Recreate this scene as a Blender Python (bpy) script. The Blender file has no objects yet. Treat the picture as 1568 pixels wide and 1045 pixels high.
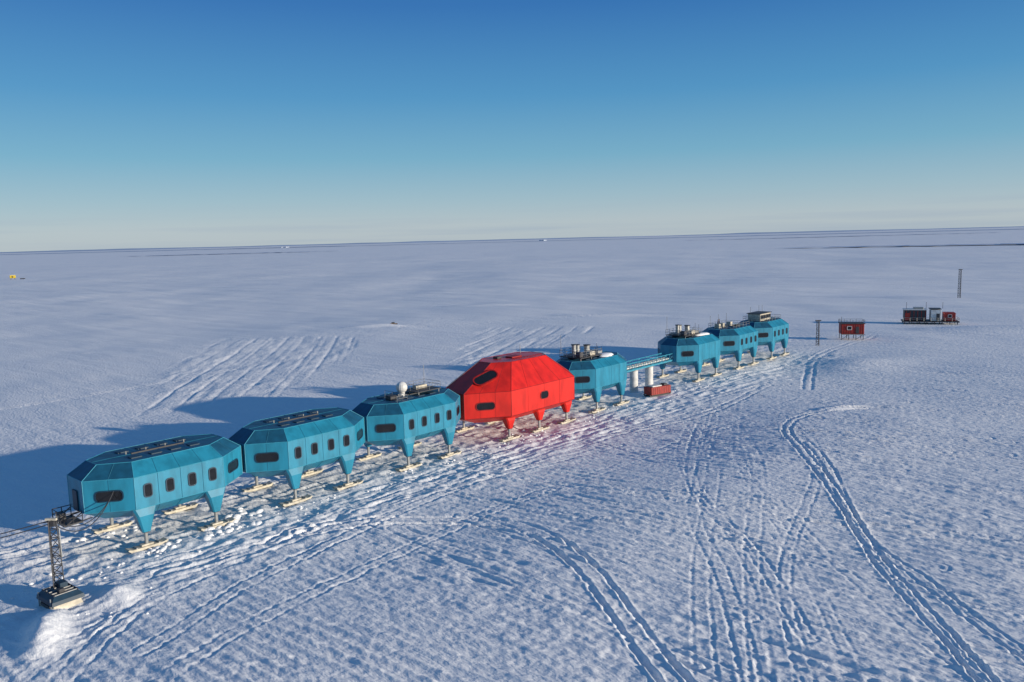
import bpy, math, random
import numpy as np
from mathutils import Vector, Matrix
random.seed(7)
scene=bpy.context.scene
D=(0.667,0.745); N=(0.745,-0.667); P0=(-39.8,82.3)
ROW_ANG=math.atan2(0.745,0.667)
SUN_EL=10.0; SUN_AZ=math.degrees(math.atan2(0.92,-0.39))   # clockwise from +Y
def row(s,n,z=0): return Vector((P0[0]+s*D[0]+n*N[0],P0[1]+s*D[1]+n*N[1],z))

# ------------------------------------------------------------ materials
def mat(name,col,rough=0.5,metal=0.0,var=0.12,scale=1.5,bump=0.0,col2=None,spec=0.5,streak=1.0):
    m=bpy.data.materials.new(name); m.use_nodes=True
    nt=m.node_tree; b=nt.nodes['Principled BSDF']
    b.inputs['Roughness'].default_value=rough; b.inputs['Metallic'].default_value=metal
    b.inputs['Specular IOR Level'].default_value=spec
    tc=nt.nodes.new('ShaderNodeTexCoord'); nz=nt.nodes.new('ShaderNodeTexNoise')
    mp=nt.nodes.new('ShaderNodeMapping'); mp.inputs['Scale'].default_value=(1,1,1/streak)
    nz.inputs['Scale'].default_value=scale; nz.inputs['Detail'].default_value=6
    nt.links.new(tc.outputs['Object'],mp.inputs['Vector']); nt.links.new(mp.outputs[0],nz.inputs['Vector'])
    cr=nt.nodes.new('ShaderNodeValToRGB')
    c2=col2 or tuple(c*(1-var*2.2) for c in col)
    cr.color_ramp.elements[0].position=0.35; cr.color_ramp.elements[1].position=0.62
    cr.color_ramp.elements[0].color=(*c2,1); cr.color_ramp.elements[1].color=(*col,1)
    nt.links.new(nz.outputs['Fac'],cr.inputs['Fac']); nt.links.new(cr.outputs['Color'],b.inputs['Base Color'])
    if bump>0:
        bp=nt.nodes.new('ShaderNodeBump'); bp.inputs['Strength'].default_value=bump; bp.inputs['Distance'].default_value=0.05
        nt.links.new(nz.outputs['Fac'],bp.inputs['Height']); nt.links.new(bp.outputs['Normal'],b.inputs['Normal'])
    return m
M=dict(
 blue=mat('teal_cladding',(0.020,0.235,0.36),0.38,var=0.13,scale=0.9,streak=3),
 roof=mat('teal_roof_shaded',(0.010,0.10,0.18),0.5,var=0.15,scale=0.8),  # darker copy of the cladding, sky-lit shade put into the colour
 trim=mat('teal_trim',(0.05,0.32,0.44),0.45),
 dtrim=mat('dark_teal_joint',(0.010,0.13,0.21),0.6),
 dblue=mat('dark_teal_hatch',(0.008,0.04,0.075),0.5),
 red=mat('red_cladding',(0.70,0.022,0.011),0.34,var=0.13,scale=0.7,streak=3),
 redtrim=mat('red_trim',(0.33,0.008,0.006),0.5),
 glass=mat('dark_glass',(0.012,0.013,0.016),0.08,var=0.1),
 steel=mat('galvanised_steel',(0.42,0.42,0.40),0.45,metal=0.5,scale=3),
 dark=mat('dark_steel',(0.05,0.05,0.055),0.6,scale=3),
 ski=mat('cream_ski_paint',(0.62,0.56,0.44),0.6,var=0.15,scale=2),
 white=mat('white_paint',(0.75,0.74,0.70),0.5,scale=1),
 rust=mat('red_container_paint',(0.38,0.03,0.02),0.6,var=0.2,scale=1.2),
 yellow=mat('yellow_paint',(0.7,0.5,0.03),0.5),
 link=mat('grey_bellows',(0.06,0.12,0.15),0.8,scale=2),
 snowm=mat('loose_snow',(0.89,0.89,0.89),0.8,var=0.03,scale=2,bump=0.6,spec=0.2),
 berg=mat('glacier_ice',(0.55,0.60,0.68),0.8,var=0.06,scale=.05,spec=0.2),
 wood=mat('timber',(0.30,0.19,0.10),0.8,scale=3),
 skin=mat('skin',(0.5,0.3,0.22),0.6),
 jacket=mat('dark_jacket',(0.03,0.04,0.09),0.8),
 trousers=mat('black_trousers',(0.02,0.02,0.02),0.8),
)
# ------------------------------------------------------------ mesh builder
class MB:
    def __init__(s): s.v=[];s.f=[];s.m=[];s.mats=[]
    def mi(s,k):
        if k not in s.mats: s.mats.append(k)
        return s.mats.index(k)
    def add(s,vs,fs,k):
        o=len(s.v); s.v+= [tuple(v) for v in vs]; i=s.mi(k)
        for f in fs: s.f.append(tuple(o+a for a in f)); s.m.append(i)
    def box(s,c,d,k,rot=0,bev=0.0):
        x,y,z=d[0]/2,d[1]/2,d[2]/2; b=min(bev,x*.9,y*.9,z*.9)
        ca,sa=math.cos(rot),math.sin(rot)
        def T(p): return (c[0]+p[0]*ca-p[1]*sa,c[1]+p[0]*sa+p[1]*ca,c[2]+p[2])
        if b<=0:
            vs=[T((i*x,j*y,l*z)) for l in(-1,1) for i,j in((-1,-1),(1,-1),(1,1),(-1,1))]
            s.add(vs,[(3,2,1,0),(4,5,6,7),(0,1,5,4),(1,2,6,5),(2,3,7,6),(3,0,4,7)],k)
        else:
            def ring(xx,yy,zz): return [T(p) for p in((-xx,-yy+b,zz),(-xx+b,-yy,zz),(xx-b,-yy,zz),(xx,-yy+b,zz),(xx,yy-b,zz),(xx-b,yy,zz),(-xx+b,yy,zz),(-xx,yy-b,zz))]
            rs=[ring(x-b*.6,y-b*.6,-z),ring(x,y,-z+b),ring(x,y,z-b),ring(x-b*.6,y-b*.6,z)]
            s.loft(rs,k)
    def loft(s,rs,k,caps=True):
        n=len(rs[0]); vs=[p for r in rs for p in r]; fs=[]
        for a in range(len(rs)-1):
            for i in range(n):
                j=(i+1)%n; fs.append((a*n+i,a*n+j,(a+1)*n+j,(a+1)*n+i))
        if caps: fs.append(tuple(range(n-1,-1,-1))); fs.append(tuple((len(rs)-1)*n+i for i in range(n)))
        s.add(vs,fs,k)
    def cyl(s,p,r1,r2,h,k,n=14):
        s.loft([[(p[0]+r*math.cos(2*math.pi*i/n),p[1]+r*math.sin(2*math.pi*i/n),p[2]+z) for i in range(n)] for r,z in((r1,0),(r2,h))],k)
    def tube(s,pts,r,k,n=5):
        pts=[Vector(p) for p in pts]; rs=[]
        for i,p in enumerate(pts):
            t=(pts[min(i+1,len(pts)-1)]-pts[max(i-1,0)]).normalized()
            a=Vector((0,0,1)) if abs(t.z)<.9 else Vector((1,0,0))
            u=t.cross(a).normalized(); w=t.cross(u)
            rs.append([tuple(p+u*r*math.cos(2*math.pi*q/n)-w*r*math.sin(2*math.pi*q/n)) for q in range(n)])
        s.loft(rs,k)
    def dome(s,c,r,k,n=16,zs=1.0,full=True):
        rs=[];lo=-80 if full else 0
        for i in range(9):
            a=math.radians(lo+(88-lo)*i/8)
            rs.append([(c[0]+r*math.cos(a)*math.cos(2*math.pi*q/n),c[1]+r*math.cos(a)*math.sin(2*math.pi*q/n),c[2]+r*zs*math.sin(a)) for q in range(n)])
        s.loft(rs,k)
    def obj(s,name,parent=None,smooth=False,loc=None,rot=None):
        me=bpy.data.meshes.new(name); me.from_pydata(s.v,[],s.f)
        for k in s.mats: me.materials.append(M[k])
        me.polygons.foreach_set('material_index',s.m)
        if smooth: me.polygons.foreach_set('use_smooth',[True]*len(s.f))
        me.update(); o=bpy.data.objects.new(name,me); scene.collection.objects.link(o)
        if parent: o.parent=parent
        if loc is not None: o.location=loc
        if rot is not None: o.rotation_euler=(0,0,rot)
        return o
def empty(name,loc,rot=0):
    e=bpy.data.objects.new(name,None); scene.collection.objects.link(e); e.location=loc; e.rotation_euler=(0,0,rot); e.empty_display_size=1; return e
def oval(mb,c,u,v,w,h,r,frame='dblue',glass='glass',fw=0.12,proud=0.09):
    c=Vector(c);u=Vector(u).normalized();v=Vector(v).normalized();n=u.cross(v).normalized(); v=n.cross(u)
    def ring(W,H,R,o):
        pts=[]
        for cx,cy,a0 in((W/2-R,H/2-R,0),(-W/2+R,H/2-R,90),(-W/2+R,-H/2+R,180),(W/2-R,-H/2+R,270)):
            for q in range(5):
                a=math.radians(a0+q*22.5); pts.append(c+u*(cx+R*math.cos(a))+v*(cy+R*math.sin(a))+n*o)
        return pts
    R=[ring(w+2*fw,h+2*fw,r+fw,-0.1),ring(w+2*fw,h+2*fw,r+fw,proud),ring(w,h,r,proud)]
    mb.loft(R,frame,caps=False)
    R2=[ring(w,h,r,proud),ring(w,h,r,proud*0.35)]
    mb.loft(R2,frame,caps=False)
    g=ring(w,h,r,proud*0.35); mb.add(g,[tuple(range(len(g)))],glass)
def rail(mb,pts,z,h=1.1,k='steel',r=0.035,step=1.5,closed=False):
    P=[Vector((p[0],p[1],z)) for p in pts]
    if closed: P.append(P[0])
    for a,b in zip(P[:-1],P[1:]):
        for hh in(h,h*.55): mb.tube([a+Vector((0,0,hh)),b+Vector((0,0,hh))],r,k,4)
        n=max(1,int((b-a).length/step))
        for i in range(n+1):
            q=a.lerp(b,i/n); mb.tube([q,q+Vector((0,0,h))],r,k,4)
def lattice(mb,base,h,w0,w1,k='steel',r=0.05,seg=None,sides=3):
    b=Vector(base); seg=seg or int(h/1.1)
    def ring(t): 
        w=w0+(w1-w0)*t
        return [b+Vector((w*math.cos(2*math.pi*i/sides+.4),w*math.sin(2*math.pi*i/sides+.4),h*t)) for i in range(sides)]
    for i in range(seg):
        a=ring(i/seg);c=ring((i+1)/seg)
        for j in range(sides):
            q=(j+1)%sides
            mb.tube([a[j],c[j]],r,k,4); mb.tube([c[j],c[q]],r*.7,k,4)
            mb.tube([a[j],c[q]] if i%2 else [a[q],c[j]],r*.7,k,4)

# ------------------------------------------------------------ ground
def vn(x,y,seed):
    xi=np.floor(x);yi=np.floor(y);fx=x-xi;fy=y-yi
    xi=xi.astype(np.int64);yi=yi.astype(np.int64)
    def h(a,b):
        q=(a*374761393+b*668265263+seed*974634777)&0xffffffff
        q=((q^(q>>13))*1274126177)&0xffffffff
        q=(q^(q>>16))&0xffff
        return q/32767.5-1
    ux=fx*fx*(3-2*fx);uy=fy*fy*(3-2*fy)
    a=h(xi,yi);b=h(xi+1,yi);c=h(xi,yi+1);d=h(xi+1,yi+1)
    return a+(b-a)*ux+(c-a)*uy+(a-b-c+d)*ux*uy
def sstep(a,b,x):
    t=np.clip((x-a)/(b-a),0,1); return t*t*(3-2*t)
def spline(pts,step=1.0):
    P=[np.array(p,float) for p in pts]; P=[2*P[0]-P[1]]+P+[2*P[-1]-P[-2]]; out=[]
    for i in range(1,len(P)-2):
        n=max(2,int(np.linalg.norm(P[i+1]-P[i])/step))
        for q in range(n):
            t=q/n; out.append(.5*((2*P[i])+(-P[i-1]+P[i+1])*t+(2*P[i-1]-5*P[i]+4*P[i+1]-P[i+2])*t*t+(-P[i-1]+3*P[i]-3*P[i+1]+P[i+2])*t**3))
    out.append(P[-2]); return np.array(out)
def rp(s,n): v=row(s,n); return (v.x,v.y)
TR=[ # points, half gauge, groove half width, depth, step
 ([(-24,85.5),(-17.4,88.2),(-14.4,88.6),(-6.8,88.3),(-0.1,85.7),(4.0,80.2),(6.7,73.4),(8.7,65.1),(10.3,58.0),(11.6,52.5),(13,44)],1.05,.27,.20,1.5),
 ([(65.8,139.5),(58.2,138.2),(51.2,134.9),(46,129.6),(42.8,122),(41.4,112.6),(39.7,98.7),(37.4,84.6),(35.4,74),(34.9,66.8),(34.2,59.3),(33.4,52.8),(33,44)],.58,.22,.17,1.5),
 ([(43.5,116),(42.2,105),(38.5,90),(36.6,80),(37.4,72),(38.2,62),(39.5,50)],.58,.2,.11,1.5),
 ([(35.3,136.7),(23.7,100),(20,86),(19.5,74),(18,62),(16,50)],.7,.2,.04,2),
 ([(33,136),(25,110),(22,92),(24,78),(23,60)],.7,.2,.04,2),
 ([(-34,50),(-34.5,60),(-34,68),(-31,75),(-26,84),(-16,100),(-4,114),(13,133),(35,158),(60,186),(85,205)],.9,.24,.11,2),
 ([(-44,65),(-37,72),(-29,80),(-22,90),(-9,105),(8,124),(27,144)],.8,.24,.10,2),
 ([(-30,60),(-26,72),(-19,84),(-11,96),(2,112),(20,130),(44,150)],.8,.22,.08,2),
 ([(-38,54),(-36,64),(-30,76),(-17,93),(-2,106),(16,120)],.8,.22,.08,2),
 ([(-28,50),(-24,62),(-14,77),(-2,92),(12,106),(30,124),(55,150)],.8,.22,.05,2),
 ([rp(-6,5),rp(10,5.5),rp(40,4.5),rp(80,6),rp(120,6),rp(170,5)],.8,.25,.11,2),
 ([rp(-2,8),rp(20,9.5),rp(50,8.5),rp(85,10.5),rp(130,12)],.8,.25,.09,2),
 ([rp(60,5),rp(66,9),rp(76,14),rp(95,17),rp(125,14)],.8,.25,.09,2),
 ([(100,225),(120,215),(160,190),(210,150)],.9,.35,.12,3),
 ([(110,240),(80,205),(68,180),(60,160)],.9,.35,.12,3),
 ([rp(-20,-9),rp(0,-10),rp(40,-10.5),rp(90,-12),rp(150,-13),rp(210,-8)],.9,.3,.12,2),
 ([(-140,240),(-90,262),(-30,300),(40,330)],.9,.4,.12,3),
 ([(-120,140),(-80,190),(-60,240),(-30,330)],.9,.4,.10,3),
]
_r=random.Random(21)
for i in range(60):   # faint overlapping passes over the apron
    d=_r.uniform(22,150); u=_r.uniform(8,150); ang=math.radians(-34+_r.gauss(0,6)); L=_r.uniform(35,90)
    c=row(u*.95+d*.15,_r.uniform(13,66)); cx,cy=c.x,c.y
    bend=_r.gauss(0,.08)
    pts=[]
    for t in(-1,-.4,.3,1):
        a=ang+bend*t; pts.append((cx+L/2*t*math.cos(a),cy+L/2*t*math.sin(a)+bend*6*t*t))
    TR.append((pts,_r.choice((.55,.8,1.0)),.20,_r.uniform(.05,.11),3))
for i in range(6):
    x0=_r.uniform(5,60); a=_r.uniform(-.15,.35)
    TR.append(([(x0,48),(x0+a*25,74),(x0+a*60+_r.gauss(0,5),110),(x0+a*90+_r.gauss(0,9),150)],_r.choice((.55,.8)),.18,_r.uniform(.02,.035),3))
PATCH=[([(-110,282),(-47,273),(-47,163),(-75,147)],5.6,.13),([(-13,296),(33,288),(0,198),(-18,198)],6.2,-.27)]
def inpoly(x,y,poly):
    d=np.full(x.shape,1e9); n=len(poly); cx=sum(p[0] for p in poly)/n; cy=sum(p[1] for p in poly)/n
    for i in range(n):
        a=poly[i];b=poly[(i+1)%n]; ex,ey=b[0]-a[0],b[1]-a[1]; L=math.hypot(ex,ey); nx,ny=-ey/L,ex/L
        if (cx-a[0])*nx+(cy-a[1])*ny<0: nx,ny=-nx,-ny
        d=np.minimum(d,(x-a[0])*nx+(y-a[1])*ny)
    return d
def height(x,y):
    x=np.asarray(x,float);y=np.asarray(y,float)
    R=np.hypot(x,y); cell=np.maximum(R*0.0026,0.02)
    s=(x-P0[0])*D[0]+(y-P0[1])*D[1]; n=(x-P0[0])*N[0]+(y-P0[1])*N[1]
    def fade(wl): return np.clip(wl/(cell*2.4)-0.5,0,1)
    dn=np.maximum(np.abs(n+4.5)-9,0); ds=np.maximum(np.maximum(-12-s,s-176),0); dr=np.hypot(dn,ds)
    und=sstep(2,28,dr)
    for ox,oy,rr in((-42,70,5),(100,233,9),(139,264,15),(86,222,4)):
        und=und*sstep(rr*.5,rr*2.2,np.hypot(x-ox,y-oy))
    far=1/(1+(R/1500)**2)
    h=und*far*(0.6*vn(x/60,y/60,1)+0.22*vn(x/23,y/31,2)+0.08*vn(x/11,y/13,3)*fade(12))
    h+=far*sstep(250,600,R)*(1.6*vn(x/170,y/260,60)+0.8*vn(x/60,y/110,61))
    g=(math.cos(math.radians(-36)),math.sin(math.radians(-36)))
    a=x*g[0]+y*g[1]; b=-x*g[1]+y*g[0]
    h+=sstep(170,400,R)*far*(.35*vn(a/70,b/13,62)+.18*vn(a/30,b/6,63))*fade(8)
    a2=a+1.5*vn(x/9,y/9,11); b2=b+0.6*vn(x/12,y/12,12)
    rough=0.35+0.65*sstep(-.5,.6,vn(a/35,b/14,20))
    sas=0.07*vn(a2/8,b2/1.6,4)*fade(1.7)+0.06*vn(a2/3.2,b2/0.75,5)*fade(.8)+0.04*vn(a2/1.3,b2/0.45,6)*fade(.45)
    sas+=0.10*vn(a/30,b2/5.5,7)*fade(5.5)*und
    rid=1-np.abs(vn(a2/14,b2/1.3,8)); sas+=0.10*rid**4*fade(1.1)*rough
    crumb=0.055*vn(x/.55,y/.55,9)*fade(.5)+0.045*vn(a/1.3,b/.8,10)*fade(1.0)
    h+=sas*(0.55+0.65*rough)+crumb*rough
    # groomer passes on the open apron: corduroy lines broken into short lumps
    gm=sstep(9,18,n)*(1-sstep(330,480,R))*(.5+.5*sstep(-.5,.3,vn(a/40,b/12,21)))
    b3=b+1.5*vn(a/60,b/40,22)+.12*vn(a/6,b/4,23)
    lump=.4+.9*np.abs(vn(a/1.5,b3/1.2,24))
    h+=gm*fade(1.2)*0.14*np.clip(np.sin(b3*2*math.pi/1.3),-.2,1)*lump
    h-=gm*fade(3)*0.13*(1-np.abs(np.sin(b3*math.pi/4.6)))**7*(.6+.5*vn(a/9,b/3,25))
    # churned snow around the station row
    ch=np.exp(-(np.maximum(np.abs(n+1)-8,0)/7)**2)*sstep(-25,-8,s)*(1-sstep(172,190,s))
    c1=np.abs(vn(s/2.2,n/1.3,30)); c2=np.abs(vn(s/4.5,n/2.2,31))
    h+=ch*(0.18*(1-c1)**2*fade(1.5)+0.16*(1-c2)**2*fade(2.5)+0.07*vn(x/.6,y/.6,32)*fade(.6)+0.08*vn(x/1.3,y/1.3,33)*fade(1.2)-0.08)
    # ploughed snow patches behind, in straight passes
    for poly,wl,sk in PATCH:
        dd=inpoly(x,y,poly)+2.5*vn(x/5,y/20,43); m=sstep(-1,5,dd)
        q=x+sk*(y-200)+.5*vn(x/40,y/40,40)
        ph=np.abs(np.sin(q*math.pi/wl))
        h+=m*(-0.18*(1-ph)**5*(.7+.6*vn(x/5,y/16,41))-0.12*(1-np.abs(np.sin((q+1.7)*math.pi/(wl*.62))))**6*(.6+.5*vn(x/5,y/12,46))+0.09*vn(q/1.5,y/5,42)*fade(2)+.06*vn(x/1.2,y/2,44)*fade(1.4)+.10*vn(x/5,y/9,45))
    def ridge(x0,y0,x1,y1,w,A,x=x,y=y):
        L=math.hypot(x1-x0,y1-y0); t=((x-x0)*(x1-x0)+(y-y0)*(y1-y0))/L/L; tc=np.clip(t,0,1)
        d=np.hypot(x-x0-tc*(x1-x0),y-y0-tc*(y1-y0)); ta=np.sin(np.clip(tc*.85+.1,0,1)*math.pi)
        return A*ta*np.exp(-(d/w)**2)
    h+=ridge(133,250,185,233,6,1.7)+ridge(160,243,230,215,7,1.3)+ridge(-41.2,67.0,-38.0,59.0,1.35,1.35)+ridge(-39,71,-35,70,1.4,.8)
    h+=ridge(75,205,60,172,9,-.8)+ridge(98,196,72,185,7,.6)
    p1=rp(-5,36);p2=rp(120,38); h+=ridge(*p1,*p2,15,.85)
    h+=ridge(63,141,53,137.5,1.2,.5)+ridge(72,200,90,187,4,.35)
    h+=ridge(-62,300,-40,301,2.5,.9)+ridge(20,330,60,322,3,.8)+ridge(-30,390,10,385,4,.9)
    for pts,hg,gw,dep,st in TR:
        C=spline(pts,st); x0,y0=C.min(0)-4;x1,y1=C.max(0)+4
        idx=np.nonzero((x>x0)&(x<x1)&(y>y0)&(y<y1))[0]
        if len(idx)==0: continue
        px,py=x[idx],y[idx]; best=np.full(px.shape,9.0)
        for (ax,ay),(bx,by) in zip(C[:-1],C[1:]):
            w=np.nonzero((px>min(ax,bx)-3)&(px<max(ax,bx)+3)&(py>min(ay,by)-3)&(py<max(ay,by)+3))[0]
            if not len(w): continue
            ex,ey=bx-ax,by-ay; LL=ex*ex+ey*ey; t=np.clip(((px[w]-ax)*ex+(py[w]-ay)*ey)/LL,0,1)
            d=np.hypot(px[w]-ax-t*ex,py[w]-ay-t*ey); best[w]=np.minimum(best[w],d)
        best=best+.10*vn(px/1.6,py/1.6,57)
        lo=.55 if dep>.15 else .1
        e=np.abs(best-hg); mod=np.clip(.8+.6*vn(px/4,py/4,55),lo,1.4)
        gr=-dep*np.exp(-(e/gw)**4)*mod+dep*.4*np.exp(-((e-gw*1.5)/.15)**2)*mod
        h[idx]=h[idx]+gr+0.25*dep*vn(px/.4,py/.4,56)*np.exp(-(e/.5)**2)
    return h
def build_ground():
    dense=np.radians(np.linspace(-38,38,780)); side=np.radians(np.concatenate([np.linspace(38.4,90,50),np.linspace(95,265,24),np.linspace(270,321.6,50)]))
    th=np.concatenate([dense,side]); nc=len(th)
    r=[0.5,5,12,20,28,34,38]
    q=41.0
    while q<1500: r.append(q); q*=(1.0024 if q<220 else 1.0042)
    while q<60000: r.append(q); q*=1.08
    r=np.array(r); nr=len(r)
    X=(r[:,None]*np.sin(th)[None]).ravel(); Y=(r[:,None]*np.cos(th)[None]).ravel()
    Z=height(X,Y)
    co=np.stack([X,Y,Z],1)
    co=np.concatenate([co,[[0,0,0]]])
    i=np.arange(nr-1)[:,None]; j=np.arange(nc)[None]; j2=(j+1)%nc
    f=np.stack([i*nc+j,(i+1)*nc+j,(i+1)*nc+j2,i*nc+j2],-1).reshape(-1,4)[:, ::-1]
    me=bpy.data.meshes.new('snow_ground')
    ctr=np.stack([np.full(nc,nr*nc),np.arange(nc),(np.arange(nc)+1)%nc],-1)[:, ::-1]
    nf=len(f)+nc
    me.vertices.add(len(co)); me.vertices.foreach_set('co',co.astype(np.float32).ravel())
    me.loops.add(len(f)*4+nc*3); me.loops.foreach_set('vertex_index',np.concatenate([f.ravel(),ctr.ravel()]).astype(np.int32))
    me.polygons.add(nf)
    ls=np.concatenate([np.arange(len(f))*4,len(f)*4+np.arange(nc)*3]).astype(np.int32)
    me.polygons.foreach_set('loop_start',ls)
    me.update(calc_edges=True); me.validate()
    me.polygons.foreach_set('use_smooth',np.ones(len(me.polygons),bool))
    if me.polygons[0].normal.z<0: me.flip_normals()
    o=bpy.data.objects.new('snow_ground',me); scene.collection.objects.link(o)
    m=bpy.data.materials.new('snow'); m.use_nodes=True; nt=m.node_tree; b=nt.nodes['Principled BSDF']; me.materials.append(m)
    b.inputs['Roughness'].default_value=0.75; b.inputs['Specular IOR Level'].default_value=0.15
    tc=nt.nodes.new('ShaderNodeTexCoord')
    def noise(sc,rot,stretch,det=4):
        mp=nt.nodes.new('ShaderNodeMapping'); mp.vector_type='TEXTURE'
        mp.inputs['Rotation'].default_value=(0,0,rot); mp.inputs['Scale'].default_value=(stretch,1,1)
        nz=nt.nodes.new('ShaderNodeTexNoise'); nz.inputs['Scale'].default_value=sc; nz.inputs['Detail'].default_value=det
        nt.links.new(tc.outputs['Object'],mp.inputs['Vector']); nt.links.new(mp.outputs[0],nz.inputs['Vector']); return nz
    n1=noise(0.02,math.radians(-29),3,5); n2=noise(2.6,math.radians(-37),2.2,6); n3=noise(0.35,math.radians(-37),5,5)
    cr=nt.nodes.new('ShaderNodeValToRGB'); cr.color_ramp.elements[0].position=.3; cr.color_ramp.elements[1].position=.7
    cr.color_ramp.elements[0].color=(0.85,0.86,0.87,1); cr.color_ramp.elements[1].color=(0.93,0.92,0.90,1)
    nt.links.new(n1.outputs['Fac'],cr.inputs['Fac']); nt.links.new(cr.outputs['Color'],b.inputs['Base Color'])
    b1=nt.nodes.new('ShaderNodeBump'); b1.inputs['Strength'].default_value=1.0; b1.inputs['Distance'].default_value=0.18
    b2=nt.nodes.new('ShaderNodeBump'); b2.inputs['Strength'].default_value=0.6; b2.inputs['Distance'].default_value=0.4
    nt.links.new(n2.outputs['Fac'],b1.inputs['Height']); nt.links.new(n3.outputs['Fac'],b2.inputs['Height'])
    nt.links.new(b2.outputs['Normal'],b1.inputs['Normal']); nt.links.new(b1.outputs['Normal'],b.inputs['Normal'])
build_ground()
def gz(x,y): return float(height(np.array([x]),np.array([y]))[0])

# ------------------------------------------------------------ station modules
def octo(z,lx,ex,wy,ey): return [(-lx,-wy,z),(lx,-wy,z),(ex,-ey,z),(ex,ey,z),(lx,wy,z),(-lx,wy,z),(-ex,ey,z),(-ex,-ey,z)]
def hull(mb,loops,wall,roof,trim,r=0.05):
    n=8
    for a in range(len(loops)-1):
        for i in range(n):
            k=roof if (a==len(loops)-2 and i not in(0,4)) else wall  # top and end slopes take the shaded tone, front and back the wall tone
            j=(i+1)%n; mb.add([loops[a][i],loops[a][j],loops[a+1][j],loops[a+1][i]],[(0,1,2,3)],k)
    mb.add(loops[0],[tuple(range(n-1,-1,-1))],wall); mb.add(loops[-1],[tuple(range(n))],roof)
    for a,L in enumerate(loops):
        if a==0: continue
        for i in range(n):
            mb.tube([L[i],L[(i+1)%n]],r,trim,5)
            if a<len(loops)-1: mb.tube([L[i],loops[a+1][i]],r,trim,5)
def legs(e,xs,ys,wall,z0=4.8):
    for q,(x,y) in enumerate([(x,y) for y in ys for x in xs]):
        mb=MB()
        def rc(w,d,z,yo=0): 
            c=.3*min(w,d)
            return [(x+a,y+yo+b,z) for a,b in((-w+c,-d),(w-c,-d),(w,-d+c),(w,d-c),(w-c,d),(-w+c,d),(-w,d-c),(-w,-d+c))]
        sg=-1 if y<0 else 1
        mb.loft([rc(1.35,0.75,z0,-.25*sg),rc(.95,.7,z0-1.0,-.1*sg),rc(.42,.42,1.95)],wall)
        mb.cyl((x,y,0.3),.2,.2,1.75,'steel',12); mb.cyl((x,y,1.85),.36,.36,.16,'dark',12)
        mb.obj('leg_%d'%(q+1),e)
        sk=MB()
        L=2.15
        prof=[(-L,.42),(-L+.35,.12),(L-.35,.12),(L,.42),(L-.1,.52),(L-.5,.40),(-L+.5,.40),(-L+.1,.52)]
        sk.loft([[(x+a,y-.5,b) for a,b in prof],[(x+a,y+.5,b) for a,b in prof]],'ski')
        sk.box((x,y,.50),(1.3,.6,.2),'ski',bev=.04)
        for dx in(-1.2,1.2): sk.box((x+dx,y,.45),(.15,.9,.1),'steel')
        sk.obj('ski_%d'%(q+1),e)
def seam(mb,a,b,k='dtrim',r=.03): mb.tube([a,b],r,k,4)
def module(s,windows=True,equip=None,link=True):
    e=empty('polar_station_module',row(s,-4.5),ROW_ANG)
    W=5.1
    L0=octo(3.5,4.3,6.9,3.5,1.5);L1=octo(4.7,5.0,9.0,W,2.0);L2=octo(8.15,5.0,9.0,W,2.0);L3=octo(9.45,4.4,7.2,3.4,1.4)
    mb=MB(); hull(mb,[L0,L1,L2,L3],'blue','roof','trim',.04)
    for x in(-2.5,0,2.5):
        for sg in(-1,1):
            seam(mb,(x,sg*W,4.7),(x,sg*W,8.15)); seam(mb,(x,sg*W,8.15),(x*.9,sg*3.4,9.45))
            seam(mb,(x,sg*W,4.7),(x*.86,sg*3.5,3.5))
        seam(mb,(x*.9,-3.4,9.45),(x*.9,3.4,9.45),'trim',.04)
    seam(mb,(-7.1,0,9.45),(7.1,0,9.45),'dtrim',.05)
    for sx in(-1,1):
        for sy in(-1,1):
            p=lambda t,z:(sx*(5+4*t),sy*(W-(W-2)*t),z)
            seam(mb,p(.5,4.7),p(.5,8.15)); seam(mb,p(.5,8.15),(sx*5.8,sy*2.4,9.45))
    mb.obj('hull',e)
    wn=MB()
    if windows:
        for x in(-3.65,-1.25,1.25,3.65):
            oval(wn,(x,-W,6.5),(1,0,0),(0,0,1),.72,1.3,.22)
            oval(wn,(x,W,6.5),(-1,0,0),(0,0,1),.72,1.3,.22)
    for sx in(-1,1):
        for sy in(-1,1):
            c=(sx*7.0,sy*(W+2)/2,6.4); u=Vector((4*sx,-sy*(W-2),0))
            n=u.cross(Vector((0,0,1)))
            if n.x*sx+n.y*sy<0: u=-u
            oval(wn,c,u,(0,0,1),2.6,1.0,.35)
    wn.obj('windows',e)
    legs(e,(-4,4),(-4.5,4.5),'blue')
    if link:
        lk=MB()
        for i in range(5): 
            x=8.6+i*.35; d=.12*(i%2)
            lk.box((x,0,6.4),(.34,3.0+d,2.9+d),'link')
        lk.obj('link_corridor',e)
    r=MB()
    for i in range(4):
        for j in(-1,1): r.box((-3.3+i*2.2,j*1.7,9.5),(1.2,.9,.14),'dblue',bev=.03)
    r.box((0,0,9.52),(6,.25,.14),'dark')
    for i in range(4): r.cyl((-3.4+i*2.2,.4,9.4),.09,.09,.4,'steel',8)
    r.obj('roof_hatches',e)
    if equip: 
        q=MB(); equip(q); q.obj('roof_equipment',e)
    return e
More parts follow.
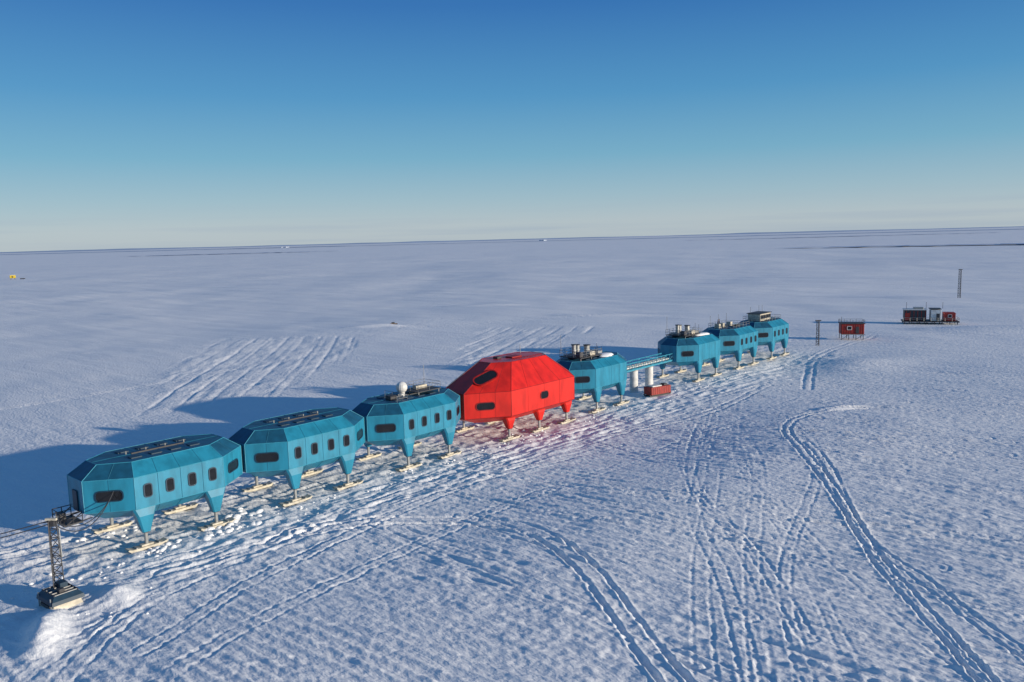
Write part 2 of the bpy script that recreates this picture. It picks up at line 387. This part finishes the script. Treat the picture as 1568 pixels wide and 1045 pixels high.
def eq_radome(q):
    q.cyl((-.6,.3,9.4),.45,.45,.6,'white'); q.dome((-.6,.3,10.75),.85,'white')
    q.box((3.0,0,9.95),(4.6,3.6,.12),'dark'); rail(q,[(.8,-1.8),(5.2,-1.8),(5.2,1.8),(.8,1.8)],10.0,1.0,closed=True)
    for x,y in((1.0,-1.6),(5.0,-1.6),(5.0,1.6),(1.0,1.6)): q.tube([(x,y,9.2),(x,y,10.0)],.07,'steel')
    q.box((3.2,.6,10.25),(2.2,.9,.5),'ski',bev=.05); q.box((-3.4,-.6,9.8),(1.2,1.2,.6),'dark',bev=.05)
    rail(q,[(-4.3,-3),(-2.4,-3),(-2.4,2)],9.45,.9)
    q.tube([(5.1,1.7,10),(5.1,1.7,13.2)],.04,'steel')
def eq_plant(q,seed=1):
    rnd=random.Random(seed)
    q.box((-2.4,.2,9.95),(6.6,5.0,.14),'dark')
    rail(q,[(-5.7,-2.3),(.9,-2.3),(.9,2.7),(-5.7,2.7)],10.02,1.1,closed=True)
    for x in(-5.5,-2.2,.8):
        for y in(-2.1,2.5): q.tube([(x,y,8.6),(x,y,9.95)],.08,'steel')
    for x,y,h,r in((-3.6,.9,2.0,.42),(-2.0,1.3,1.8,.42),(-.2,.4,1.6,.55)):
        q.cyl((x,y,10.0),r,r,h,'steel'); q.cyl((x,y,10.0+h),r*1.25,r*1.25,.15,'dark'); q.cyl((x,y,10.0+h*.5),r*1.08,r*1.08,.1,'white')
    q.box((-4.8,-1.3,10.5),(1.1,1.0,.9),'dark',bev=.05); q.box((-1.4,-1.4,10.4),(1.6,.9,.7),'ski',bev=.05)
    q.box((3.4,.8,9.85),(1.5,1.8,.8),'steel',bev=.05)
    for i in range(12): 
        x=rnd.uniform(-5,5); y=rnd.uniform(-2,2); q.tube([(x,y,9.4),(x,y,rnd.uniform(10.6,11.9))],.04,'dark',4)
    for i in range(5): q.tube([(-5+i*.9,-2,10.2),(-5+i*.9,2.3,10.3)],.08,'steel')
    q.tube([(-5.6,2.4,10),(-5.6,2.4,14)],.045,'steel')
def snowcap(e,c,r,h,seed):
    mb=MB(); rnd=random.Random(seed); rs=[]
    ph=[rnd.uniform(.75,1.15) for _ in range(18)]
    for t,z in((1,0),(.93,.35),(.75,.75),(.4,.95),(.05,1)):
        rs.append([(c[0]+r[0]*t*ph[i]*math.cos(2*math.pi*i/18),c[1]+r[1]*t*ph[i]*math.sin(2*math.pi*i/18),c[2]+h*z) for i in range(18)])
    mb.loft(rs,'snowm'); mb.obj('roof_snow',e,smooth=True)
m1=module(4.0)
m2=module(22.5); m3=module(41.0,equip=eq_radome)
m5=module(86.6,windows=False,equip=lambda q:eq_plant(q,2)); snowcap(m5,(2.6,-1.6,9.43),(2.2,1.6),.5,3)
m6=module(124.6,windows=False,equip=lambda q:eq_plant(q,5)); snowcap(m6,(2.0,-1.6,9.43),(3.2,1.5),.45,4)
def eq_rails(q):
    rail(q,[(-4.3,-3.2),(4.3,-3.2),(4.3,3.2),(-4.3,3.2)],9.45,1.1,closed=True)
    for x in(-3.5,-1.5,2.5): q.box((x,1.2,9.95),(1.0,1.2,1.0),'ski',bev=.05)
    q.box((1.0,-1.6,9.75),(1.4,.7,.6),'dark',bev=.05)
    for x in(-4.2,0,4.2): q.tube([(x,2.8,9.4),(x,2.8,12.4)],.05,'steel')
m7=module(144.0,equip=eq_rails)
def eq_cabin(q):
    q.box((-1,0.3,10.4),(6.2,3.4,1.8),'ski',bev=.06); q.box((-1,.3,11.38),(6.7,3.9,.16),'dark')
    for x in(-3.3,-1.8,-.2,1.3): oval(q,(x,-1.4,10.5),(1,0,0),(0,0,1),1.1,.8,.1,frame='dark')
    rail(q,[(-4.3,-3.2),(4.3,-3.2),(4.3,3.2),(-4.3,3.2)],9.45,1.1,closed=True)
    for x in(-3,2,4): q.tube([(x,1.8,11.3),(x,1.8,13.0)],.05,'steel')
m8=module(162.5,equip=eq_cabin,link=False)
# platform on the near end of first module
pf=MB()
pf.box((-9.9,.3,3.7),(1.9,3.2,.16),'dark'); rail(pf,[(-9,-1.3),(-10.8,-1.3),(-10.8,1.9),(-9,1.9)],3.78,1.1,'dark',.05,.8)
for y in(-1.2,1.8): pf.tube([(-10.7,y,3.6),(-9,y,4.7)],.07,'dark'); pf.tube([(-10.7,y,3.6),(-8.0,y,3.9)],.07,'dark')
for z in(.6,1.1,1.6,2.1,2.6,3.1): pf.box((-10.9,.3,z),(.08,.6,.06),'steel')
for y in(.0,.6): pf.tube([(-10.9,y,.1),(-10.9,y,4.6)],.05,'steel')
pf.box((-9.08,0,5.8),(.12,1.2,2.2),'dblue')
pf.box((-10.2,1.2,4.1),(.7,.7,.7),'dark',bev=.04)
pf.obj('entrance_platform',m1)

# ------------------------------------------------------------ red module
rc=64.0
e=empty('red_station_module',row(rc,-4.5),ROW_ANG)
def ro(z,a): return [(x,y,z) for x,y in a]
base=[(-7.3,-6.7),(9.0,-6.7),(13.0,-2.4),(13.0,2.4),(9.0,6.7),(-7.3,6.7),(-13.5,2.4),(-13.5,-2.4)]
flo=[(-6.2,-5.0),(7.8,-5.0),(10.4,-1.9),(10.4,1.9),(7.8,5.0),(-6.2,5.0),(-10.8,1.9),(-10.8,-1.9)]
top=[(-3.3,-3.3),(5.5,-3.3),(7.2,-1.3),(7.2,1.3),(5.5,3.3),(-3.3,3.3),(-6.0,1.3),(-6.0,-1.3)]
mb=MB(); LL=[ro(3.2,flo),ro(4.3,base),ro(8.3,base),ro(12.15,top)]
hull(mb,LL,'red','red','redtrim',.045)
def lp(a,b,t): return tuple(a[i]+(b[i]-a[i])*t for i in range(3))
for A,B in((0,1),(7,0),(4,5),(1,2)):
    for t in((.25,.5,.75) if A in(0,4) else (.33,.66)):
        p=lp(LL[1][A],LL[1][B],t);q=lp(LL[2][A],LL[2][B],t);w=lp(LL[3][A],LL[3][B],t)
        seam(mb,p,q,'redtrim',.03); seam(mb,q,w,'redtrim',.03)
for t in(.33,.66): seam(mb,lp(LL[3][0],LL[3][1],t),lp(LL[3][5],LL[3][4],t),'redtrim')
mb.obj('hull',e)
wn=MB()
def facewin(A,B,w,h,t=.5,z=6.4):
    a=Vector(LL[1][A]);b=Vector(LL[1][B]); c=a.lerp(b,t); c.z=z; oval(wn,c,b-a,(0,0,1),w,h,h*.42,frame='redtrim')
facewin(7,0,2.9,1.1,.45,6.2); facewin(0,1,1.9,1.15,.5,6.4); facewin(1,2,2,1.1); facewin(4,5,1.9,1.1); facewin(5,6,2.4,1.1)
a,b,c,d=[Vector(p) for p in(LL[2][7],LL[2][0],LL[3][0],LL[3][7])]
ctr=(a+b+c+d)/4; u=(b-a).normalized(); v=((c+d)/2-(a+b)/2).normalized()
nn=u.cross(v).normalized(); v=nn.cross(u)
uu=u*math.cos(.5)+v*math.sin(.5); vv=-u*math.sin(.5)+v*math.cos(.5)
oval(wn,ctr+nn*.12-u*1.5-v*.1,uu,vv,4.2,1.7,.82,frame='redtrim',fw=.2,proud=.12)
wn.obj('windows',e)
legs(e,(-6.3,1.2,8.6),(-5.2,5.2),'red',4.3)
rf=MB()
rf.box((1,0,12.25),(2.5,1.6,.2),'redtrim',bev=.04); rail(rf,[(-2.6,-2.8),(5,-2.8)],12.15,.3,'redtrim')
rf.tube([(5,2,12.1),(5,2,13.6)],.05,'steel'); rf.box((-1.8,1.2,12.3),(1,1,.3),'dark',bev=.03)
rf.obj('roof_equipment',e)

# ------------------------------------------------------------ bridge
e=empty('bridge_walkway',row(105.5,-4.5),ROW_ANG); mb=MB()
x0,x1=-10.2,10.4
mb.box(((x0+x1)/2,0,5.0),(x1-x0,2.2,.25),'trim')
for y in(-1.1,1.1):
    for z in(5.15,6.5): mb.tube([(x0,y,z),(x1,y,z)],.09,'trim')
    n=12
    for i in range(n+1):
        x=x0+(x1-x0)*i/n; mb.tube([(x,y,5.1),(x,y,6.5)],.06,'trim')
        if i<n: mb.tube([(x,y,5.1 if i%2 else 6.5),(x+(x1-x0)/n,y,6.5 if i%2 else 5.1)],.05,'trim')
mb.tube([(x0,.5,5.5),(x1,.5,5.5)],.22,'steel',8); mb.tube([(x0,-.3,5.4),(x1,-.3,5.4)],.16,'white',8)
mb.obj('truss',e)
pl=MB()
for x in(-3.6,2.2):
    pl.cyl((x,0,-.2),.85,.85,5.05,'white',20); pl.cyl((x,0,4.6),.95,.95,.2,'steel',20)
pl.obj('support_pillars',e)
e=empty('red_sledge_container',row(102,1.0),ROW_ANG-.25); mb=MB()
mb.box((0,0,1.25),(5.4,2.2,1.5),'rust',bev=.06)
for i in range(11): 
    for y in(-1.12,1.12): mb.box((-2.5+i*.5,y,1.25),(.12,.05,1.3),'redtrim')
mb.box((-.8,0,2.12),(2.6,1.6,.22),'white',bev=.05); mb.box((1.8,0,2.15),(.9,1,.3),'dark')
for y in(-.8,.8): mb.loft([[(a,y-.15,b) for a,b in((-3,.5),(-2.7,.1),(2.7,.1),(3,.5),(2.8,.5),(2.6,.3),(-2.6,.3),(-2.8,.5))],[(a,y+.15,b) for a,b in((-3,.5),(-2.7,.1),(2.7,.1),(3,.5),(2.8,.5),(2.6,.3),(-2.6,.3),(-2.8,.5))]],'dark')
mb.box((0,0,.42),(4.6,1.6,.2),'dark'); mb.obj('body',e)

# ------------------------------------------------------------ near mast and base hut
e=empty('lattice_mast',(-42.3,69.9,0)); mb=MB()
lattice(mb,(0,0,.8),6.9,.55,.42,'dark',.055,8)
mb.box((0,0,7.8),(1.0,.25,.2),'ski'); mb.tube([(-.9,0,7.5),(.9,.1,7.6)],.05,'dark'); mb.box((.1,0,7.4),(.4,.4,.5),'dark')
mb.obj('mast',e)
e=empty('equipment_shelter',(-41.6,69.0,0),math.radians(-38)); mb=MB()
def rr(w,d,z): return [(-w,-d,z),(w,-d,z),(w,d,z),(-w,d,z)]
mb.loft([rr(1.6,1.35,-.2),rr(1.35,1.15,.75)],'ski'); mb.loft([rr(1.65,1.4,.75),rr(1.6,1.35,1.1),rr(1.25,1.0,1.5)],'dblue')
for i in range(5): mb.box((-1.2+i*.6,0,1.53),(.07,2.1,.08),'steel')
for y in(-1.0,1.0): mb.box((0,y,1.53),(2.6,.07,.1),'dark')
mb.box((0,-1.30,.45),(1.8,.12,.3),'dark')
for x in(-1.25,1.25): mb.tube([(x,-1.35,0),(x,-1.35,1.4)],.06,'steel')
mb.box((-.5,.4,1.75),(.9,.7,.5),'dblue',bev=.04); mb.box((.7,-.2,1.68),(.5,.5,.35),'dark',bev=.04)
mb.obj('shelter',e)
def cable(name,a,b,sag,r=.05):
    a=Vector(a);b=Vector(b); mb=MB()
    mb.tube([a.lerp(b,i/20)-Vector((0,0,sag*4*(i/20)*(1-i/20))) for i in range(21)],r,'dark',5); mb.obj(name)
cable('power_cable',(-42.3,69.9,7.7),row(-2.6,-1.6,6.0),1.6); cable('power_cable',(-42.3,69.9,7.5),row(-2.0,-1.2,7.6),2.6)
cable('power_cable',(-42.3,69.9,7.7),(-75,62,7.5),1.8); cable('power_cable',(-42.3,69.9,7.4),(-75,66,6.5),2.0)

# ------------------------------------------------------------ distant structures
e=empty('red_cabin',(100.5,234,0),math.radians(-12)); mb=MB()
mb.box((0,0,3.2),(6.4,3.6,3.0),'rust',bev=.06); mb.box((0,0,4.8),(6.8,4.0,.2),'dark')
for i in range(10): mb.box((-2.9+i*.64,-1.82,3.2),(.1,.05,2.8),'redtrim')
oval(mb,(-.9,-1.85,3.5),(1,0,0),(0,0,1),1.1,.9,.1,frame='white'); mb.box((1.3,-1.86,2.9),(.9,.1,2.0),'dark')
for x in(-3,-1,1,3):
    for y in(-1.6,1.6): mb.tube([(x,y,0),(x,y,1.7)],.1,'dark')
for x in(-3,1): mb.tube([(x,-1.6,.1),(x+2,-1.6,1.6)],.06,'dark')
rail(mb,[(-3.3,-1.9),(3.3,-1.9),(3.3,1.9),(-3.3,1.9)],4.9,.9,'dark',closed=True)
mb.box((0,-2.3,1.65),(6.6,1.0,.1),'steel'); mb.tube([(-2.6,1,4.9),(-2.6,1,6.6)],.05,'dark'); mb.obj('cabin',e)
e=empty('lattice_mast',(86,222,0)); mb=MB(); lattice(mb,(0,0,0),7.0,.5,.4,'dark',.07); mb.box((0,0,7.1),(1.6,.3,.3),'dark'); mb.obj('mast',e)
e=empty('lattice_mast',(206,365,gz(206,365))); mb=MB(); lattice(mb,(0,0,0),13,.75,.6,'dark',.09,12); mb.box((0,0,13),(1.8,.3,.3),'dark'); mb.obj('mast',e)
e=empty('garage_platform',(141,267,0),math.radians(-20)); mb=MB()
mb.box((0,0,1.0),(17,6,.35),'dark')
for i in range(8):
    for y in(-2.6,2.6): mb.tube([(-8+i*2.28,y,-.3),(-8+i*2.28,y,.9)],.14,'dark')
mb.box((-4.6,0.2,3.0),(6.6,4.6,3.5),'dark',bev=.1); mb.box((-4.6,.2,4.9),(7.0,5,.2),'white')
for i in range(6): mb.box((-7.4+i*1.15,-2.16,3.0),(.15,.1,3.2),'rust')
mb.box((-7.0,-2.2,2.6),(1.6,.12,2.4),'rust')
mb.box((1.5,-.6,3.1),(3.0,4.0,3.6),'white',bev=.06); mb.box((2.1,-2.64,2.6),(1.0,.08,2.2),'dark'); 
mb.box((5.7,0,2.6),(3.4,4.2,2.7),'rust',bev=.06); oval(mb,(5.7,-2.13,2.9),(1,0,0),(0,0,1),1.0,.8,.1,frame='white')
mb.box((1.5,.4,5.15),(3.4,4.2,.2),'dark'); mb.box((-3.5,.5,5.3),(3,2,.6),'steel',bev=.05)
rail(mb,[(-8.4,-2.9),(8.4,-2.9),(8.4,2.9)],1.2,1.1,'steel',.05,2)
for x in(-7,-1,4): mb.tube([(x,1.5,5),(x,1.5,7.2)],.06,'dark')
mb.obj('garage',e)
e=empty('yellow_hut',(-582,936,gz(-582,936)),.3); mb=MB(); mb.box((0,0,3.2),(5.6,3.5,3.4),'yellow',bev=.3); mb.box((0,0,5.0),(5,3,.3),'white'); mb.box((0,-1.76,3),(1.2,.1,1.8),'dark')
for x in(-2,2):
    for y in(-1.3,1.3): mb.tube([(x,y,-.5),(x,y,1.7)],.15,'dark')
mb.box((10,0,.6),(5,2,1.0),'dark',bev=.2); mb.obj('hut',e)
e=empty('cargo_sledge',(-45,303,gz(-45,303)),.2); e.scale=(.6,.6,.6); mb=MB(); mb.box((0,0,.7),(4.4,1.8,.2),'wood'); mb.box((-.4,0,1.2),(2.0,1.4,.8),'dark',bev=.1)
for y in(-.8,.8): mb.box((0,y,.35),(5,.2,.3),'dark')
mb.obj('sledge',e)
rnd=random.Random(3)
def berg(name,x,y,w,d,h):
    mb=MB(); n=22; ph=[rnd.uniform(.7,1.15) for _ in range(n)]
    rs=[[(w*t*ph[i]*math.cos(2*math.pi*i/n),d*t*ph[i]*math.sin(2*math.pi*i/n),h*z*(.75+.3*ph[(i*3)%n])) for i in range(n)] for t,z in((1,-.1),(.92,.8),(.8,1.0),(.3,1.05))]
    mb.loft(rs,'berg'); mb.obj(name,loc=(x,y,0))
berg('iceberg',390,9300,45,50,12); berg('iceberg',-2600,9300,50,50,8)
M['shade']=mat('shaded_snow',(0.36,0.46,0.63),0.7,var=.05,scale=.01,spec=.2)  # bluish-grey snow tone, cloud shade put into the colour
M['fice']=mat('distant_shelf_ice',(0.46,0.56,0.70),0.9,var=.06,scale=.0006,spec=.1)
def shadepatch(x0,x1,yf,th,z,seed):  # flat irregular sheet painting a band of cloud shadow on the far snow
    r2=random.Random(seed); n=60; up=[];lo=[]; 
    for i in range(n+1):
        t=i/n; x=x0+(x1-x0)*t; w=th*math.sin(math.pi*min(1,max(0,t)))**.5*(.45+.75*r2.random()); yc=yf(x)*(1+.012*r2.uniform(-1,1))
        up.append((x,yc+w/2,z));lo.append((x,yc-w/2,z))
    mb=MB(); mb.add(lo+up,[(i,i+1,n+2+i,n+1+i) for i in range(n)],'shade'); mb.obj('snow_shade_patch')
shadepatch(520,1700,lambda x:1560-.55*(x-520),120,1.9,1)
shadepatch(-9000,-1800,lambda x:9500,1500,1.2,2)
shadepatch(-3200,900,lambda x:8600,700,1.3,5)
shadepatch(0,9000,lambda x:9000-.2*x,1500,1.2,6)
shadepatch(-1600,-700,lambda x:3300,150,1.5,4)
shadepatch(900,2600,lambda x:4200,200,1.5,7)
# low ice rise on the horizon
mb=MB(); n=240; rs0=[];rs1=[];rs2=[]; r2=random.Random(9)
for i in range(n+1):
    x=-26000+52000*i/n; hh=26+22*float(vn(np.array([i/14.]),np.array([.5]),70)[0])+9*float(vn(np.array([i/4.]),np.array([.5]),71)[0])
    rs0.append((x,21500,-2));rs1.append((x,23500,hh));rs2.append((x,27000,-2))
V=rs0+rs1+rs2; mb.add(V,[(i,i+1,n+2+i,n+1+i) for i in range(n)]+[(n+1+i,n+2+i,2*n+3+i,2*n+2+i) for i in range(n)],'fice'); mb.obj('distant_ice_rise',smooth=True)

# ------------------------------------------------------------ loose snow chunks near the feet
mb=MB()
def chunk(x,y,z,r):
    n=7; rs=[]
    ph=[rnd.uniform(.7,1.2) for _ in range(n)]
    for t,zz in((.8,-.4),(1,.1),(.75,.6),(.2,.85)):
        rs.append([(x+r*t*ph[(i+int(zz*5))%n]*math.cos(2*math.pi*i/n),y+r*t*ph[i]*math.sin(2*math.pi*i/n),z+r*zz*.75) for i in range(n)])
    mb.loft(rs,'snowm')
for s0,n0,c,sp,rm in((1,1.6,20,1.6,.4),(8.5,2.0,26,1.8,.6),(11,-1,18,2.0,.6),(-1,-8,20,2.5,.4),(22.6,1,30,6,.25),(41,1,30,6,.25),(64,1.5,40,8,.3),(87,1,25,6,.25),(125,1,25,6,.25),(-8,3,30,5,.3),(55,4,40,30,.2),(100,4,40,35,.2)):
    for i in range(c):
        p=row(s0+rnd.gauss(0,sp),n0+rnd.gauss(0,min(sp*.5,1.6))); chunk(p.x,p.y,0.08,rnd.uniform(.1,rm))
for i in range(40): chunk(-38+rnd.gauss(0,2.2),69+rnd.gauss(0,2),0.1,rnd.uniform(.08,.25))
mb.obj('snow_chunks',smooth=True)

# ------------------------------------------------------------ people on module roof
def person(loc,rot,arm=0.3,jac='jacket'):
    e=empty('person',loc,rot)
    J=[((0,0,.95),.15,-1),((0,0,1.2),.155,0),((0,0,1.42),.16,1),((0,0,1.53),.06,2),((0,0,1.60),.06,3),
       ((.2,0,1.42),.075,2),((.27,.05,1.15),.06,5),((.24,.2+arm*.3,.95+arm*.4),.045,6),
       ((-.2,0,1.42),.075,2),((-.27,.03,1.15),.06,8),((-.24,.16,.92),.045,9),
       ((.11,0,.88),.1,0),((.13,.03,.5),.08,11),((.14,0,.1),.055,12),((.15,.16,.05),.05,13),
       ((-.11,0,.88),.1,0),((-.14,.04,.5),.08,15),((-.16,0,.1),.055,16),((-.17,.16,.05),.05,17)]
    me=bpy.data.meshes.new('body'); me.from_pydata([j[0] for j in J],[(j[2],i) for i,j in enumerate(J) if j[2]>=0],[])
    o=bpy.data.objects.new('body',me); scene.collection.objects.link(o); o.parent=e
    md=o.modifiers.new('skin','SKIN'); 
    for i,j in enumerate(J): me.skin_vertices[0].data[i].radius=(j[1],j[1]*.85)
    me.skin_vertices[0].data[0].use_root=True
    o.modifiers.new('sub','SUBSURF').levels=1; me.materials.append(M[jac])
    h=MB(); h.dome((0,.02,1.70),.115,'skin',zs=1.15); h.dome((0,-.01,1.73),.13,'trousers',zs=1.0,full=False)
    h.tube([(0,.13,1.70),(0,.155,1.68)],.02,'skin'); 
    for sx in(-1,1): h.dome((sx*.115,.01,1.69),.03,'skin',n=8); h.dome((sx*.04,.115,1.72),.016,'trousers',n=8)
    h.obj('head',e,smooth=True)
person(row(142.0,-6.4,9.46),1.0); person(row(143.4,-6.8,9.46),-2.0,.1)

# ------------------------------------------------------------ world, sun, camera
w=bpy.data.worlds.new('World'); scene.world=w; w.use_nodes=True; nt=w.node_tree
bg=nt.nodes['Background']; sky=nt.nodes.new('ShaderNodeTexSky'); sky.sky_type='NISHITA'; sky.sun_disc=False
sky.sun_elevation=math.radians(SUN_EL); sky.sun_rotation=math.radians(SUN_AZ); sky.air_density=1.0; sky.dust_density=0.3; sky.ozone_density=3.0; sky.altitude=30
STR=0.13
tc=nt.nodes.new('ShaderNodeTexCoord'); sx=nt.nodes.new('ShaderNodeSeparateXYZ'); nt.links.new(tc.outputs['Generated'],sx.inputs[0])
cr=nt.nodes.new('ShaderNodeValToRGB'); nt.links.new(sx.outputs['Z'],cr.inputs['Fac'])
stops=[(0,(.45,.53,.59)),(.02,(.45,.54,.60)),(.05,(.34,.50,.60)),(.10,(.18,.42,.59)),(.17,(.080,.30,.56)),(.27,(.030,.165,.46)),(.6,(.035,.12,.31)),(1,(.035,.11,.27))]
els=cr.color_ramp.elements
els[0].position=0; els[0].color=(*stops[0][1],1); els[1].position=1; els[1].color=(*stops[-1][1],1)
for p_,c_ in stops[1:-1]: q=els.new(p_); q.color=(*c_,1)
# thin stratus streaks low over the horizon
mpn=nt.nodes.new('ShaderNodeMapping'); mpn.inputs['Scale'].default_value=(2.2,2.2,70); nt.links.new(tc.outputs['Generated'],mpn.inputs['Vector'])
cz=nt.nodes.new('ShaderNodeTexNoise'); cz.inputs['Scale'].default_value=1.6; cz.inputs['Detail'].default_value=5; nt.links.new(mpn.outputs[0],cz.inputs['Vector'])
cc=nt.nodes.new('ShaderNodeMapRange'); cc.inputs[1].default_value=.48; cc.inputs[2].default_value=.72; cc.inputs[3].default_value=0; cc.inputs[4].default_value=.55; nt.links.new(cz.outputs['Fac'],cc.inputs[0])
cf=nt.nodes.new('ShaderNodeMapRange'); cf.inputs[1].default_value=.012; cf.inputs[2].default_value=.05; cf.inputs[3].default_value=1; cf.inputs[4].default_value=0; nt.links.new(sx.outputs['Z'],cf.inputs[0])
mm=nt.nodes.new('ShaderNodeMath'); mm.operation='MULTIPLY'; nt.links.new(cc.outputs[0],mm.inputs[0]); nt.links.new(cf.outputs[0],mm.inputs[1])
mc=nt.nodes.new('ShaderNodeMix'); mc.data_type='RGBA'; mc.inputs[7].default_value=(.33,.43,.56,1)
nt.links.new(mm.outputs[0],mc.inputs[0]); nt.links.new(cr.outputs['Color'],mc.inputs[6])
sc=nt.nodes.new('ShaderNodeVectorMath'); sc.operation='SCALE'; sc.inputs['Scale'].default_value=1/STR; nt.links.new(mc.outputs[2],sc.inputs[0])
mx=nt.nodes.new('ShaderNodeMix'); mx.data_type='RGBA'; mx.inputs[0].default_value=.88
nt.links.new(sky.outputs[0],mx.inputs[6]); nt.links.new(sc.outputs[0],mx.inputs[7]); nt.links.new(mx.outputs[2],bg.inputs['Color']); bg.inputs['Strength'].default_value=STR
l=bpy.data.lights.new('sun','SUN'); l.energy=5.0; l.angle=math.radians(.6); l.color=(1,.89,.74)
so=bpy.data.objects.new('sun',l); scene.collection.objects.link(so)
az=math.radians(SUN_AZ); el=math.radians(SUN_EL)
sd=Vector((math.sin(az)*math.cos(el),math.cos(az)*math.cos(el),math.sin(el)))
so.rotation_euler=(-sd).to_track_quat('-Z','Y').to_euler(); so.location=(100,-50,60)
cam=bpy.data.cameras.new('camera'); co=bpy.data.objects.new('camera',cam); scene.collection.objects.link(co)
cam.sensor_width=36; cam.lens=36*1220/1568; cam.clip_start=.5; cam.clip_end=90000
p=math.radians(7.3); fwd=Vector((0,math.cos(p),-math.sin(p))); r=0.02565
right=Vector((1,0,0)); up=right.cross(fwd)
R2=(right*math.cos(r)-up*math.sin(r)); U2=(up*math.cos(r)+right*math.sin(r))
mt=Matrix((R2,U2,-fwd)).transposed().to_4x4(); mt.translation=Vector((0,0,32)); co.matrix_world=mt
scene.camera=co
scene.view_settings.view_transform='Standard'; scene.view_settings.look='None'; scene.view_settings.exposure=0
